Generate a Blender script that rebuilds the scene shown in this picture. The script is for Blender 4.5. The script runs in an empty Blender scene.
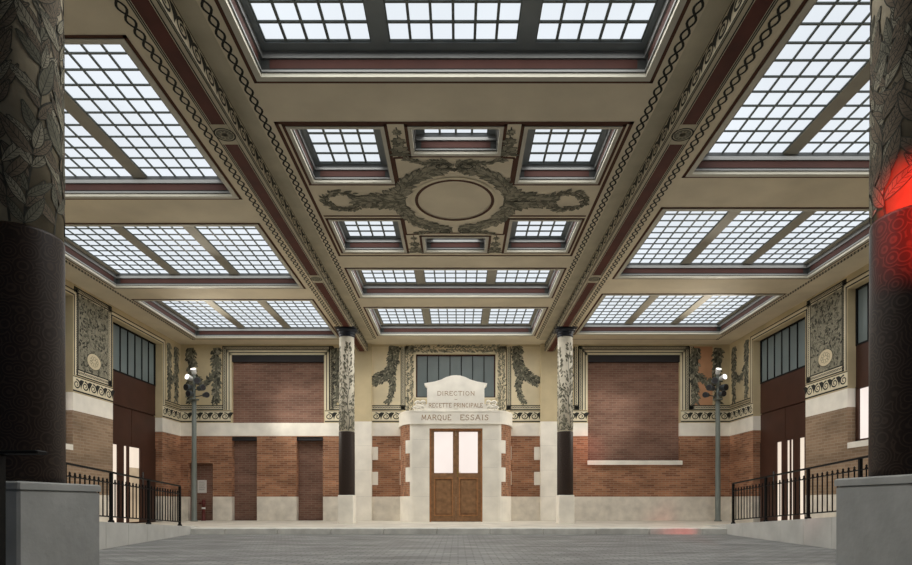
import bpy, math, random
from mathutils import Vector
PI = math.pi
S = bpy.context.scene
COL = S.collection
Z0 = 0.56            # heights below are measured from the eye level; the pavement lies at world z = 0
R = random.Random(7)

# ------------------------------------------------------------------ materials
MATS = {}
def mat(name, col, rough=.7, var=.12, scale=6., bump=0., metal=0., coat=0., bscale=None, spec=.3):
    m = bpy.data.materials.new(name); m.use_nodes = True
    nt = m.node_tree; N = nt.nodes; L = nt.links
    b = N['Principled BSDF']
    b.inputs['Roughness'].default_value = rough
    b.inputs['Metallic'].default_value = metal
    b.inputs['Specular IOR Level'].default_value = spec
    if coat: b.inputs['Coat Weight'].default_value = coat
    tc = N.new('ShaderNodeTexCoord')
    if var:
        n = N.new('ShaderNodeTexNoise'); n.inputs['Scale'].default_value = scale; n.inputs['Detail'].default_value = 6
        L.new(tc.outputs['Object'], n.inputs['Vector'])
        r = N.new('ShaderNodeValToRGB')
        r.color_ramp.elements[0].position = .3; r.color_ramp.elements[1].position = .7
        r.color_ramp.elements[0].color = (*[c*(1-var) for c in col], 1)
        r.color_ramp.elements[1].color = (*[min(1, c*(1+var)) for c in col], 1)
        L.new(n.outputs['Fac'], r.inputs['Fac']); L.new(r.outputs['Color'], b.inputs['Base Color'])
    else:
        b.inputs['Base Color'].default_value = (*col, 1)
    if bump:
        n2 = N.new('ShaderNodeTexNoise'); n2.inputs['Scale'].default_value = bscale or scale*6; n2.inputs['Detail'].default_value = 5
        L.new(tc.outputs['Object'], n2.inputs['Vector'])
        bp = N.new('ShaderNodeBump'); bp.inputs['Strength'].default_value = bump; bp.inputs['Distance'].default_value = .02
        L.new(n2.outputs['Fac'], bp.inputs['Height']); L.new(bp.outputs['Normal'], b.inputs['Normal'])
    MATS[name] = m
    return m

def brickmat(name, c1, c2, mortar, w=.23, h=.07, ms=.007, bump=.25, rough=.85, var=.35, vscale=.8, offset=.5, spec=.2):
    m = bpy.data.materials.new(name); m.use_nodes = True
    nt = m.node_tree; N = nt.nodes; L = nt.links
    b = N['Principled BSDF']; b.inputs['Roughness'].default_value = rough; b.inputs['Specular IOR Level'].default_value = spec
    uv = N.new('ShaderNodeUVMap')
    t = N.new('ShaderNodeTexBrick')
    t.inputs['Scale'].default_value = 1; t.inputs['Brick Width'].default_value = w; t.inputs['Row Height'].default_value = h
    t.inputs['Mortar Size'].default_value = ms; t.inputs['Color1'].default_value = (*c1, 1); t.inputs['Color2'].default_value = (*c2, 1)
    t.inputs['Mortar'].default_value = (*mortar, 1); t.offset = offset; t.inputs['Mortar Smooth'].default_value = .2
    L.new(uv.outputs['UV'], t.inputs['Vector'])
    n = N.new('ShaderNodeTexNoise'); n.inputs['Scale'].default_value = vscale; n.inputs['Detail'].default_value = 7
    mp = N.new('ShaderNodeMapping'); mp.inputs['Scale'].default_value = (1, 3, 1)
    L.new(uv.outputs['UV'], mp.inputs['Vector']); L.new(mp.outputs['Vector'], n.inputs['Vector'])
    mr = N.new('ShaderNodeMapRange'); mr.inputs['From Min'].default_value = .3; mr.inputs['From Max'].default_value = .7
    mr.inputs['To Min'].default_value = 1-var; mr.inputs['To Max'].default_value = 1+var
    L.new(n.outputs['Fac'], mr.inputs['Value'])
    mx = N.new('ShaderNodeVectorMath'); mx.operation = 'SCALE'
    L.new(t.outputs['Color'], mx.inputs[0]); L.new(mr.outputs['Result'], mx.inputs['Scale'])
    L.new(mx.outputs['Vector'], b.inputs['Base Color'])
    bp = N.new('ShaderNodeBump'); bp.inputs['Strength'].default_value = bump; bp.inputs['Distance'].default_value = .01; bp.invert = True
    L.new(t.outputs['Fac'], bp.inputs['Height']); L.new(bp.outputs['Normal'], b.inputs['Normal'])
    MATS[name] = m
    return m

def emitmat(name, col, strength, var=.0, scale=.6):
    m = bpy.data.materials.new(name); m.use_nodes = True
    nt = m.node_tree; N = nt.nodes; L = nt.links
    b = N['Principled BSDF']; b.inputs['Base Color'].default_value = (.06, .06, .06, 1); b.inputs['Roughness'].default_value = .4; b.inputs['Specular IOR Level'].default_value = 0
    b.inputs['Emission Color'].default_value = (*col, 1); b.inputs['Emission Strength'].default_value = strength
    if var:
        tc = N.new('ShaderNodeTexCoord'); n = N.new('ShaderNodeTexNoise'); n.inputs['Scale'].default_value = scale
        L.new(tc.outputs['Object'], n.inputs['Vector'])
        mr = N.new('ShaderNodeMapRange'); mr.inputs['From Min'].default_value = .3; mr.inputs['From Max'].default_value = .7
        mr.inputs['To Min'].default_value = strength*(1-var); mr.inputs['To Max'].default_value = strength*(1+var)
        L.new(n.outputs['Fac'], mr.inputs['Value']); L.new(mr.outputs['Result'], b.inputs['Emission Strength'])
    MATS[name] = m
    return m

mat('ceiling_plaster', (.68, .605, .455), .85, .10, 1.3, .05)
mat('frieze_plaster', (.55, .46, .29), .85, .12, 1.6, .05)
mat('panel_plaster', (.66, .57, .39), .85, .10, 2.)
mat('terracotta_plaster', (.50, .27, .15), .85, .15, 2.)
mat('beam_stone', (.50, .45, .33), .8, .12, 3., .05)
mat('stone', (.86, .82, .73), .8, .10, 2.5, .1)
mat('plinth_stone', (.74, .69, .60), .85, .16, 3.5, .15)
mat('grey_stone', (.40, .41, .40), .85, .14, 3.5, .15)
mat('ramp_stone', (.60, .60, .57), .85, .10, 2.5, .1)
mat('pavement_stone', (.58, .54, .46), .8, .14, 2., .1)
mat('kerb_stone', (.66, .65, .60), .8, .16, 4., .15)
mat('joint', (.42, .41, .38), .9, 0)
mat('line_dark', (.022, .022, .018), .8, 0)
mat('line_brown', (.085, .035, .02), .8, 0)
mat('cream', (.70, .63, .46), .75, .06, 4.)
mat('soffit_red', (.085, .020, .012), .7, .25, 3.)
mat('groove_red', (.050, .016, .011), .7, .15, 3.)
mat('groove_dark', (.03, .032, .03), .7, 0)
mat('moulding_white', (.52, .50, .42), .6, .05, 4.)
mat('steel_grey', (.22, .245, .25), .55, .08, 3.)
mat('bar_grey', (.16, .18, .17), .55, 0)
mat('lip_grey', (.22, .225, .22), .5, .05, 3.)
mat('leaf_dark', (.055, .054, .042), .85, .2, 20)
mat('leaf_mid', (.15, .145, .105), .85, .25, 14)
mat('leaf_light', (.29, .27, .20), .85, .25, 14)
mat('leaf_brown', (.17, .135, .095), .85, .25, 14)
mat('column_ground', (.30, .26, .18), .75, .22, 6., .05)
mat('colonnette_ground', (.70, .65, .53), .75, .10, 6.)
mat('capital_dark', (.018, .022, .032), .35, .1, 8.)
mat('brown_metal', (.052, .021, .013), .5, .15, 2.)
mat('dark_header', (.022, .02, .022), .6, .1, 3.)
mat('black_iron', (.009, .009, .009), .6, .1, 8., .05, spec=.15)
mat('steel_warm', (.36, .34, .28), .6, .08, 3.)
mat('pole_grey', (.17, .19, .17), .5, .1, 4.)
mat('lamp_white', (.75, .75, .74), .35, 0)
mat('lamp_grey', (.07, .08, .085), .4, .1, 5)
mat('hydrant_red', (.11, .022, .018), .45, .1, 5)
mat('paper', (.72, .71, .68), .8, .04, 8)
mat('oak', (.25, .135, .065), .45, .25, 9., .08)
mat('oak_light', (.36, .17, .07), .45, .2, 9.)
mat('brass', (.5, .35, .12), .3, 0, metal=1.)
mat('gilt_letter', (.33, .20, .09), .6, 0)
mat('window_glass', (.15, .185, .19), .32, .15, .8, spec=.35)
brickmat('brick_red', (.40, .19, .105), (.225, .098, .057), (.35, .25, .17), h=.062)
brickmat('brick_dull', (.225, .122, .088), (.165, .088, .064), (.25, .18, .14), var=.25)
brickmat('brick_tan', (.32, .225, .15), (.25, .17, .11), (.34, .27, .2), var=.25)
brickmat('setts', (.25, .255, .248), (.175, .18, .175), (.10, .10, .10), w=.2, h=.11, ms=.009, bump=.5, rough=.55, var=.42, vscale=.9, spec=.4)
emitmat('sky_pane', (.88, .94, 1.), .87, .06, .5)
emitmat('lit_glass', (1., .84, .68), .86, .06, 1.2)
emitmat('lit_glass_cool', (1., .88, .81), .90, .05, 1.)
emitmat('lit_room', (1., .74, .47), .42, .2, 2.)
emitmat('lens_lit', (1., .95, .85), 3.)
emitmat('lens_red', (1., .03, .02), 3.)

def casing_material():
    m = bpy.data.materials.new('column_casing'); m.use_nodes = True
    nt = m.node_tree; N = nt.nodes; L = nt.links
    b = N['Principled BSDF']; b.inputs['Roughness'].default_value = .5; b.inputs['Specular IOR Level'].default_value = .22
    tc = N.new('ShaderNodeTexCoord')
    v = N.new('ShaderNodeTexVoronoi'); v.inputs['Scale'].default_value = 10
    L.new(tc.outputs['Object'], v.inputs['Vector'])
    w = N.new('ShaderNodeMath'); w.operation = 'MULTIPLY'; w.inputs[1].default_value = 34
    L.new(v.outputs['Distance'], w.inputs[0])
    s = N.new('ShaderNodeMath'); s.operation = 'SINE'; L.new(w.outputs[0], s.inputs[0])
    r = N.new('ShaderNodeValToRGB'); r.color_ramp.elements[0].position = .55; r.color_ramp.elements[1].position = .95
    r.color_ramp.elements[0].color = (.020, .012, .009, 1); r.color_ramp.elements[1].color = (.042, .027, .019, 1)
    mr = N.new('ShaderNodeMapRange'); mr.inputs['From Min'].default_value = -1
    L.new(s.outputs[0], mr.inputs['Value']); L.new(mr.outputs['Result'], r.inputs['Fac']); L.new(r.outputs['Color'], b.inputs['Base Color'])
    bp = N.new('ShaderNodeBump'); bp.inputs['Strength'].default_value = .07; bp.inputs['Distance'].default_value = .003
    L.new(s.outputs[0], bp.inputs['Height']); L.new(bp.outputs['Normal'], b.inputs['Normal'])
    MATS['column_casing'] = m
casing_material()

# ------------------------------------------------------------------ mesh builder
class MB:
    def __init__(s): s.v = []; s.f = []; s.m = []; s.sm = []; s.mats = []
    def mi(s, name):
        if name not in s.mats: s.mats.append(name)
        return s.mats.index(name)
    def face(s, pts, m, smooth=False):
        b = len(s.v); s.v.extend([tuple(p) for p in pts]); s.f.append(tuple(range(b, b+len(pts)))); s.m.append(s.mi(m)); s.sm.append(smooth)
    def box(s, x0, x1, y0, y1, z0, z1, m):
        p = [(x0,y0,z0),(x1,y0,z0),(x1,y1,z0),(x0,y1,z0),(x0,y0,z1),(x1,y0,z1),(x1,y1,z1),(x0,y1,z1)]
        b = len(s.v); s.v.extend(p)
        for q in ((0,3,2,1),(4,5,6,7),(0,1,5,4),(1,2,6,5),(2,3,7,6),(3,0,4,7)):
            s.f.append(tuple(b+i for i in q)); s.m.append(s.mi(m)); s.sm.append(False)
        return s
    def bbox(s, x0, x1, y0, y1, z0, z1, m, c=.012):
        """box with chamfered vertical and top edges"""
        def ring(i, z): return [(x0+i+c*a, y0+i+c*b, z) for a, b in ()]
        lv = [(0, z0), (0, z1-c), (c, z1)]
        rings = []
        for i, z in lv:
            X0, X1, Y0, Y1 = x0+i, x1-i, y0+i, y1-i
            rings.append([(X0+c,Y0,z),(X1-c,Y0,z),(X1,Y0+c,z),(X1,Y1-c,z),(X1-c,Y1,z),(X0+c,Y1,z),(X0,Y1-c,z),(X0,Y0+c,z)])
        s.loft(rings, m, True, True); return s
    def loft(s, rings, m, cap0=False, cap1=False, smooth=False, closed=True):
        b = len(s.v); n = len(rings[0])
        for r in rings: s.v.extend([tuple(p) for p in r])
        k = s.mi(m)
        for i in range(len(rings)-1):
            for j in range(n if closed else n-1):
                a = b+i*n+j; c = b+i*n+(j+1) % n
                s.f.append((a, c, c+n, a+n)); s.m.append(k); s.sm.append(smooth)
        if cap0: s.f.append(tuple(b+j for j in reversed(range(n)))); s.m.append(k); s.sm.append(False)
        if cap1: s.f.append(tuple(b+(len(rings)-1)*n+j for j in range(n))); s.m.append(k); s.sm.append(False)
        return s
    def lathe(s, cx, cy, prof, m, n=32, caps=True, smooth=True):
        rings = [[(cx+r*math.cos(2*PI*j/n), cy+r*math.sin(2*PI*j/n), z) for j in range(n)] for r, z in prof]
        return s.loft(rings, m, caps, caps, smooth)
    def tube(s, pts, r, m, n=10, r1=None, caps=True):
        pts = [Vector(p) for p in pts]; rings = []; N = len(pts)
        for i, p in enumerate(pts):
            d = (pts[min(i+1, N-1)] - pts[max(i-1, 0)]).normalized()
            a = d.orthogonal().normalized() if abs(d.z) > .99 else d.cross(Vector((0, 0, 1))).normalized()
            c = d.cross(a).normalized()
            rr = r if r1 is None else r+(r1-r)*i/(N-1)
            rings.append([p+a*rr*math.cos(2*PI*j/n)+c*rr*math.sin(2*PI*j/n) for j in range(n)])
        return s.loft(rings, m, caps, caps, True)
    def cyl(s, p0, p1, prof, m, n=16):
        """turned body along p0->p1; prof = [(t, r)]"""
        p0 = Vector(p0); p1 = Vector(p1); d = (p1-p0).normalized(); a = d.orthogonal().normalized(); c = d.cross(a)
        rings = []
        for t, r in prof:
            q = p0.lerp(p1, t); rings.append([q+a*r*math.cos(2*PI*j/n)+c*r*math.sin(2*PI*j/n) for j in range(n)])
        return s.loft(rings, m, True, True, True)
    def prism(s, pts, z0, z1, m):
        return s.loft([[(x, y, z0) for x, y in pts], [(x, y, z1) for x, y in pts]], m, True, True)
    def build(s, name, parent=None, loc=(0, 0, 0)):
        """loc: the object's own base when it has no parent"""
        me = bpy.data.meshes.new(name)
        base = Vector(parent['_base']) if parent is not None else Vector((loc[0], loc[1], loc[2]))
        me.from_pydata([Vector(p)-base for p in s.v], [], s.f)
        for n in s.mats: me.materials.append(MATS[n])
        uvl = me.uv_layers.new(name='UVMap')
        vs = s.v
        data = []
        for p, k, sm in zip(me.polygons, s.m, s.sm):
            p.material_index = k; p.use_smooth = sm
            nx, ny, nz = p.normal
            if abs(nz) > .7:
                for vi in p.vertices: data += [vs[vi][0], vs[vi][1]]
            else:
                l = math.hypot(nx, ny) or 1; tx, ty = -ny/l, nx/l
                for vi in p.vertices: q = vs[vi]; data += [q[0]*tx+q[1]*ty, q[2]]
        uvl.data.foreach_set('uv', data)
        me.update()
        o = bpy.data.objects.new(name, me); COL.objects.link(o)
        if parent is not None: o.parent = parent
        else:
            o.location = (base.x, base.y, base.z+Z0)
        o['_base'] = list(base)
        return o

def tag(o, label, cat, group=None, kind=None):
    o['label'] = label; o['category'] = cat
    if group: o['group'] = group
    if kind: o['kind'] = kind
    return o
def thing(name, loc, label, cat, group=None, kind='thing'):
    o = bpy.data.objects.new(name, None); COL.objects.link(o); o.empty_display_size = .2
    o.location = (loc[0], loc[1], loc[2]+Z0); o['_base'] = list(loc)
    return tag(o, label, cat, group, kind)

# ------------------------------------------------------------------ flat painting: polygons in (u, v) laid on a surface
class Paint:
    """fn(u, v, d) -> point; d is the small lift off the surface"""
    def __init__(s, mb, fn, lift=.0015): s.mb = mb; s.fn = fn; s.l = lift
    def poly(s, pts, m, k=1): s.mb.face([s.fn(u, v, s.l*k) for u, v in pts], m)
    def strip(s, left, right, m, k=1):
        for i in range(len(left)-1): s.poly([left[i], right[i], right[i+1], left[i+1]], m, k)
    def rect(s, u0, v0, u1, v1, m, k=1): s.poly([(u0, v0), (u1, v0), (u1, v1), (u0, v1)], m, k)
    def stroke(s, pts, w, m, k=1, w1=None):
        n = len(pts); Lf = []; Rt = []
        for i in range(n):
            a = pts[max(i-1, 0)]; b = pts[min(i+1, n-1)]; dx, dy = b[0]-a[0], b[1]-a[1]; l = math.hypot(dx, dy) or 1
            ww = (w if w1 is None else w+(w1-w)*i/(n-1))/2
            Lf.append((pts[i][0]-dy/l*ww, pts[i][1]+dx/l*ww)); Rt.append((pts[i][0]+dy/l*ww, pts[i][1]-dx/l*ww))
        s.strip(Lf, Rt, m, k)
    def frame(s, u0, v0, u1, v1, w, m, k=1, sides='lrtb'):
        if 'b' in sides: s.rect(u0, v0, u1, v0+w, m, k)
        if 't' in sides: s.rect(u0, v1-w, u1, v1, m, k)
        if 'l' in sides: s.rect(u0, v0, u0+w, v1, m, k)
        if 'r' in sides: s.rect(u1-w, v0, u1, v1, m, k)
    def ring(s, cu, cv, ru, rv, w, m, k=1, n=40):
        a = [(cu+ru*math.cos(2*PI*i/n), cv+rv*math.sin(2*PI*i/n)) for i in range(n+1)]
        b = [(cu+(ru-w)*math.cos(2*PI*i/n), cv+(rv-w)*math.sin(2*PI*i/n)) for i in range(n+1)]
        s.strip(a, b, m, k)
    def disc(s, cu, cv, ru, rv, m, k=1, n=28): s.poly([(cu+ru*math.cos(2*PI*i/n), cv+rv*math.sin(2*PI*i/n)) for i in range(n)], m, k)
    def leaf(s, u, v, ang, L, W, m, k=2, edge=True, rib=False, seg=6, bend=0., lat=1):
        ca, sa = math.cos(ang), math.sin(ang)
        def P(t, x):
            y = x + bend*L*t*t; return (u+ca*t*L-sa*y, v+sa*t*L+ca*y)
        prof = [math.sin(PI*min(1, (i/seg)**.8))*(W/2) for i in range(seg+1)]
        if edge:
            e = min(W*.10, .009)
            for q in range(-lat, lat): s.strip([P(i/seg, (prof[i]+e)*(q+1)/lat) for i in range(seg+1)], [P(i/seg, (prof[i]+e)*q/lat) for i in range(seg+1)], 'leaf_dark', k)
            k += .5
        for q in range(-lat, lat): s.strip([P(i/seg, prof[i]*(q+1)/lat) for i in range(seg+1)], [P(i/seg, prof[i]*q/lat) for i in range(seg+1)], m, k)
        if rib:
            s.stroke([P(i/seg, 0) for i in range(seg+1)], min(W*.07, .005), 'leaf_dark', k+.5)
            for i in range(1, seg-1):
                for q in (1, -1): s.stroke([P(i/seg, 0), P((i+.5)/seg, q*prof[i]*.5), P((i+1)/seg, q*prof[i+1]*.85)], .003, 'leaf_dark', k+.4)
    def chain(s, horizontal, a0, a1, c, amp, period, w, m='line_dark', k=1):
        n = max(8, int((a1-a0)/period*10))
        for ph in (0, PI):
            pts = []
            for i in range(n+1):
                a = a0+(a1-a0)*i/n; b = c+amp*math.sin(2*PI*(a-a0)/period+ph)
                pts.append((a, b) if horizontal else (b, a))
            s.stroke(pts, w, m, k+(.3 if ph else 0))
    def wave(s, a0, a1, b0, b1, unit, m='line_dark', horizontal=True, k=1, flip=1):
        """running scroll: a spiral and a dark wedge in every unit"""
        n = max(1, round((a1-a0)/unit)); un = (a1-a0)/n; h = b1-b0
        def T(a, b): return (a, b) if horizontal else (b, a)
        for i in range(n):
            o = a0+i*un if flip > 0 else a0+(i+1)*un
            cx, cy = .42*un, b0+h*.46
            r0 = min(h*.40, un*.40)
            pts = [(cx+un*.0, 0)]
            pts = []
            for j in range(25):
                t = j/24; th = PI*.55-t*2*PI*1.55; r = r0*(1-.80*t)
                pts.append(T(o+flip*(cx+r*math.cos(th)*un*.42/max(r0, .001)/1.05), cy+r*math.sin(th)))
            ww = h*(.13 if h > .25 else .18); s.stroke(pts, ww, m, k, ww*.55)
            # wedge rising to the next crest
            s.poly([T(o+flip*(cx+.30*un), b0+h*.80), T(o+flip*un*.80, b0+h*.52), T(o+flip*un*.93, b0+h*.08), T(o+flip*un*1.0, b0+h*.42), T(o+flip*un*1.28, b0+h*.88), T(o+flip*un*.95, b0+h*.93)], m, k+.2)
    def garland(s, path, width, dens, L, rnd, mats=('leaf_dark', 'leaf_mid', 'leaf_mid', 'leaf_light'), k=2, under=True):
        """leaves crowded along a polyline; width may be (start, end)"""
        w0, w1 = width if isinstance(width, tuple) else (width, width)
        seg = []; tot = 0
        for a, b in zip(path, path[1:]):
            l = math.hypot(b[0]-a[0], b[1]-a[1]); seg.append((a, b, l)); tot += l
        if under:
            s.stroke(path, w0*.62, 'leaf_mid', 1.2, w1*.62)
        cnt = int(tot*dens)
        for i in range(cnt):
            d = tot*(i+rnd.random())/cnt; acc = 0
            for a, b, l in seg:
                if acc+l >= d or (a, b, l) == seg[-1]: break
                acc += l
            t = min(1, (d-acc)/l); x = a[0]+(b[0]-a[0])*t; y = a[1]+(b[1]-a[1])*t
            th = math.atan2(b[1]-a[1], b[0]-a[0]); w = w0+(w1-w0)*d/tot
            off = rnd.uniform(-.5, .5)*w*.7
            x += -math.sin(th)*off; y += math.cos(th)*off
            side = 1 if off > 0 else -1
            ang = th+side*rnd.uniform(.1, 1.1)
            ll = L*rnd.uniform(.7, 1.25)
            s.leaf(x, y, ang, ll, ll*.42, rnd.choice(mats), k+rnd.random()*3, seg=4)

def cells(rect, holes):
    """rectangle minus rectangular holes, as cells"""
    u0, u1, v0, v1 = rect
    us = sorted({u0, u1, *[min(max(h[i], u0), u1) for h in holes for i in (0, 1)]})
    vs = sorted({v0, v1, *[min(max(h[i], v0), v1) for h in holes for i in (2, 3)]})
    out = []
    for a, b in zip(us, us[1:]):
        for c, d in zip(vs, vs[1:]):
            m, n = (a+b)/2, (c+d)/2
            if not any(h[0] < m < h[1] and h[2] < n < h[3] for h in holes): out.append((a, b, c, d))
    return out

YW = 18.0; XL = -8.61; XR = 8.43; XC = -.055
ZP = -.56; ZR = -.69; ZC = 4.907; ZG = 5.2
Y_NEAR = -2.0

# ------------------------------------------------------------------ ground
fl = MB(); fl.box(XL-.5, XR+.5, Y_NEAR-4, 12.6, ZR-.3, ZR, 'setts')
tag(fl.build('floor'), 'dark grey paved roadway of small setts in front of the kerb', 'floor', kind='structure')
pv = MB(); pv.box(XL-.5, XR+.5, 12.85, YW+.6, ZR-.3, ZP, 'pavement_stone')
tag(pv.build('pavement'), 'pale stone pavement along the foot of the back wall', 'pavement', kind='structure')
kb = MB()
x = XL+2.4
while x < XR-2.3:
    x1 = min(x+1.15, XR-2.2); kb.bbox(x+.004, x1-.004, 12.55, 12.86, ZR-.2, ZP+.004, 'kerb_stone', .015); x = x1
tag(kb.build('kerb'), 'low stone kerb edging the pale pavement above the roadway', 'kerb', kind='structure')

def zl(y): return min(-.307-.058*(y-8.9), .1) if y < 13.2 else ZP
def zr(y): return -.267-.064*(y-9.37) if y < 13.9 else ZP
def xl(y): return -5.23-.1368*(y-8.48)
def xr(y): return 5.60+.0608*(y-8.98)
def ramp(name, side, xe, ze, y0, y1, wall, label):
    s = -1 if side == 'left' else 1
    rp = MB()
    n = 12
    ys = [y0+(y1-y0)*i/n for i in range(n+1)]
    for a, b in zip(ys, ys[1:]):
        rp.face([(xe(a), a, ze(a)), (wall, a, ze(a)), (wall, b, ze(b)), (xe(b), b, ze(b))], 'pavement_stone')
    tag(rp.build(f'ramp_floor_{side}'), f'sloping stone ramp rising along the {side} side wall behind the railing', 'ramp', kind='structure')
    w = MB(); ys = []; y = y0
    while y < y1-.01:
        b = min(y+.78, y1); g = .004
        for a, c, m, off in ((y+g, b-g, 'ramp_stone', 0), (b-g, min(b+g, y1), 'joint', .006)):
            if c <= a: continue
            o = s*off
            p = lambda yy, zz, t: (xe(yy)+o+s*t, yy, zz)
            w.loft([[p(a, ZR-.1, 0), p(c, ZR-.1, 0), p(c, ze(c)+.004, 0), p(a, ze(a)+.004, 0)], [p(a, ZR-.1, .25), p(c, ZR-.1, .25), p(c, ze(c)+.004, .25), p(a, ze(a)+.004, .25)]], m, True, True)
        y = b
    tag(w.build(f'ramp_wall_{side}'), f'low pale stone retaining wall of the {side} ramp, under the iron railing', 'low wall', kind='structure')
ramp('ramp', 'left', xl, zl, 3.2, 13.2, XL, '')
ramp('ramp', 'right', xr, zr, 3.2, 13.9, XR, '')

# ------------------------------------------------------------------ walls
ZONES = [(-.75, .18, 'plinth_stone'), (.18, 2.065, 'brick_red'), (2.065, 2.47, 'stone'), (2.47, 5.25, 'frieze_plaster')]
def zone_list(brick): return [(a, b, brick if m == 'brick_red' else m) for a, b, m in ZONES]
def wall(mb, fn, u0, u1, holes, zones, plain=()):
    """holes: (u0, u1, v0, v1, depth, back material or None)"""
    for za, zb, m in zones:
        for a, b, c, d in cells((u0, u1, za, zb), holes):
            mb.face([fn(a, c, 0), fn(b, c, 0), fn(b, d, 0), fn(a, d, 0)], m)
    for a, b, c, d, dep, back in holes:
        if dep in plain: continue
        for za, zb, m in zones:
            p, q = max(za, c), min(zb, d)
            if q <= p: continue
            for u in (a, b): mb.face([fn(u, p, 0), fn(u, p, dep), fn(u, q, dep), fn(u, q, 0)], m)
        for v in (c, d):
            mm = [m for za, zb, m in zones if za <= v-.001 <= zb or za <= v+.001 <= zb][0]
            mb.face([fn(a, v, 0), fn(b, v, 0), fn(b, v, dep), fn(a, v, dep)], mm)
        if back: mb.face([fn(a, c, dep), fn(b, c, dep), fn(b, d, dep), fn(a, d, dep)], back)
fb = lambda u, v, d: (u, YW+d, v)
fL = lambda u, v, d: (XL-d, u, v)
fR = lambda u, v, d: (XR+d, u, v)
NL = (-7.02, -4.16, 2.47, 4.62); NR = (4.03, 6.89, 1.30, 4.62); WC = (-1.31, 1.165, 3.26, 4.61)
wb = MB()
bh = [(*NL, .12, 'brick_dull'), (-7.02, -6.24, ZP, 2.04, .22, 'brick_dull'), (-5.01, -4.19, ZP, 2.04, .22, 'brick_dull'),
      (-8.37, -7.61, ZP, 1.22, .14, 'brick_dull'), (*WC, .2, None), (*NR, .12, 'brick_dull')]
wall(wb, fb, XL, XR, bh, ZONES)
wall_back = tag(wb.build('wall_back'), 'back wall with brick lower storey, white band and painted frieze above', 'wall', kind='structure')
DL = (14.47, 16.9, ZP, 4.62); DR = (14.07, 16.57, ZP, 4.62)
WL = (10.4, 12.97, 1.29, 4.62); WR = (10.05, 12.55, 1.29, 4.62)
tz = zone_list('brick_tan')
for nm, f, dh, wh, u_mid, side in (('wall_left', fL, DL, WL, DL[0], 'left'), ('wall_right', fR, DR, WR, DR[0], 'right')):
    w = MB()
    wall(w, f, Y_NEAR, DL[0]+.6 if side == 'left' else DR[0]+.6, [(*dh, .26, None), (*wh, .23, None)], tz, (.26,))
    wall(w, f, DL[0]+.6 if side == 'left' else DR[0]+.6, YW, [(*dh, .26, None)], ZONES)
    o = tag(w.build(nm), f'{side} side wall of tan brick with painted frieze and dark doorway', 'wall', kind='structure')
    if side == 'left': wall_left = o
    else: wall_right = o

# dark lintels across the tops of the brick niches, sill, pilasters
tn = 0
def trim(mb, label, cat='trim'):
    global tn
    tn += 1
    return tag(mb.build(f'trim_{tn}'), label, cat, kind='structure')
for (a, b, c, d), nm in ((NL, 'left'), (NR, 'right')):
    m = MB(); m.box(a, b, YW+.015, YW+.12, d-.25, d, 'dark_header'); trim(m, f'dark steel lintel across the top of the {nm} brick niche', 'lintel')
m = MB()
for a, b in ((-7.02, -6.24), (-5.01, -4.19)): m.box(a, b, YW+.03, YW+.22, 1.93, 2.04, 'dark_header')
trim(m, 'dark lintels above the two bricked-up doorways', 'lintel')
m = MB(); m.bbox(NR[0]-.02, NR[1]+.06, YW-.06, YW+.12, 1.165, 1.30, 'stone'); trim(m, 'long pale stone sill under the right brick niche', 'sill')
for s, a, b, q0, q1 in (('left', -3.21, -2.67, -2.67, -2.48), ('right', 2.55, 3.07, 2.36, 2.55)):
    m = MB(); m.box(a, b, YW-.10, YW, 2.5, ZC, 'frieze_plaster'); m.box(a-.008, b+.008, YW-.11, YW, ZP, 2.5, 'stone')
    for z0, z1 in ((1.32, 1.72), (.54, .95)): m.box(q0, q1, YW-.025, YW, z0, z1, 'stone')
    for z in (.18, 1.0, 1.75): m.box(a-.009, b+.009, YW-.111, YW, z-.002, z+.002, 'joint')
    trim(m, f'flat pilaster behind the {s} slender column, cream over white stone', 'pilaster')

# ------------------------------------------------------------------ painted frieze
def frieze(mb, fn, regions, waves, seed):
    P = Paint(mb, fn); rnd = random.Random(seed)
    for u0, u1 in waves:
        P.rect(u0, 2.50, u1, 2.535, 'line_dark'); P.rect(u0, 2.83, u1, 2.85, 'line_dark')
        P.rect(u0, 2.535, u1, 2.83, 'cream', .5)
        P.wave(u0, u1, 2.55, 2.82, .30)
    for (u0, u1, sides) in regions:
        w = .15
        P.frame(u0, 2.87, u1, 4.84, w, 'cream', .6, sides)
        P.frame(u0, 2.87, u1, 4.84, .032, 'line_dark', 1, sides)
        ii = lambda d: (u0+(d if 'l' in sides else 0), u1-(d if 'r' in sides else 0), 2.87+(d if 'b' in sides else 0), 4.84-(d if 't' in sides else 0))
        a, b, c, d = ii(w-.03); P.frame(a, c, b, d, .03, 'line_dark', 1, sides)
        a, b, c, d = ii(w/2+.005)
        if 'b' in sides: P.chain(True, a, b, c, .022, .10, .014)
        if 't' in sides: P.chain(True, a, b, d, .022, .10, .014)
        if 'l' in sides: P.chain(False, c, d, a, .022, .10, .014)
        if 'r' in sides: P.chain(False, c, d, b, .022, .10, .014)
    return P, rnd

pf = MB()
regs = [(XL, -7.31, 'b'), (-4.0, -3.21, 'lb'), (-2.67, -1.63, 'rb'), (1.50, 2.55, 'lb'), (3.07, 3.75, 'rb'), (7.17, XR, 'lb')]
P, rnd = frieze(pf, lambda u, v, d: (u, YW-d-.001, v), regs, [(XL, -7.05), (-4.13, -3.21), (-2.67, -1.75), (1.62, 2.55), (3.07, 4.0), (6.92, XR)], 3)
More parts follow.
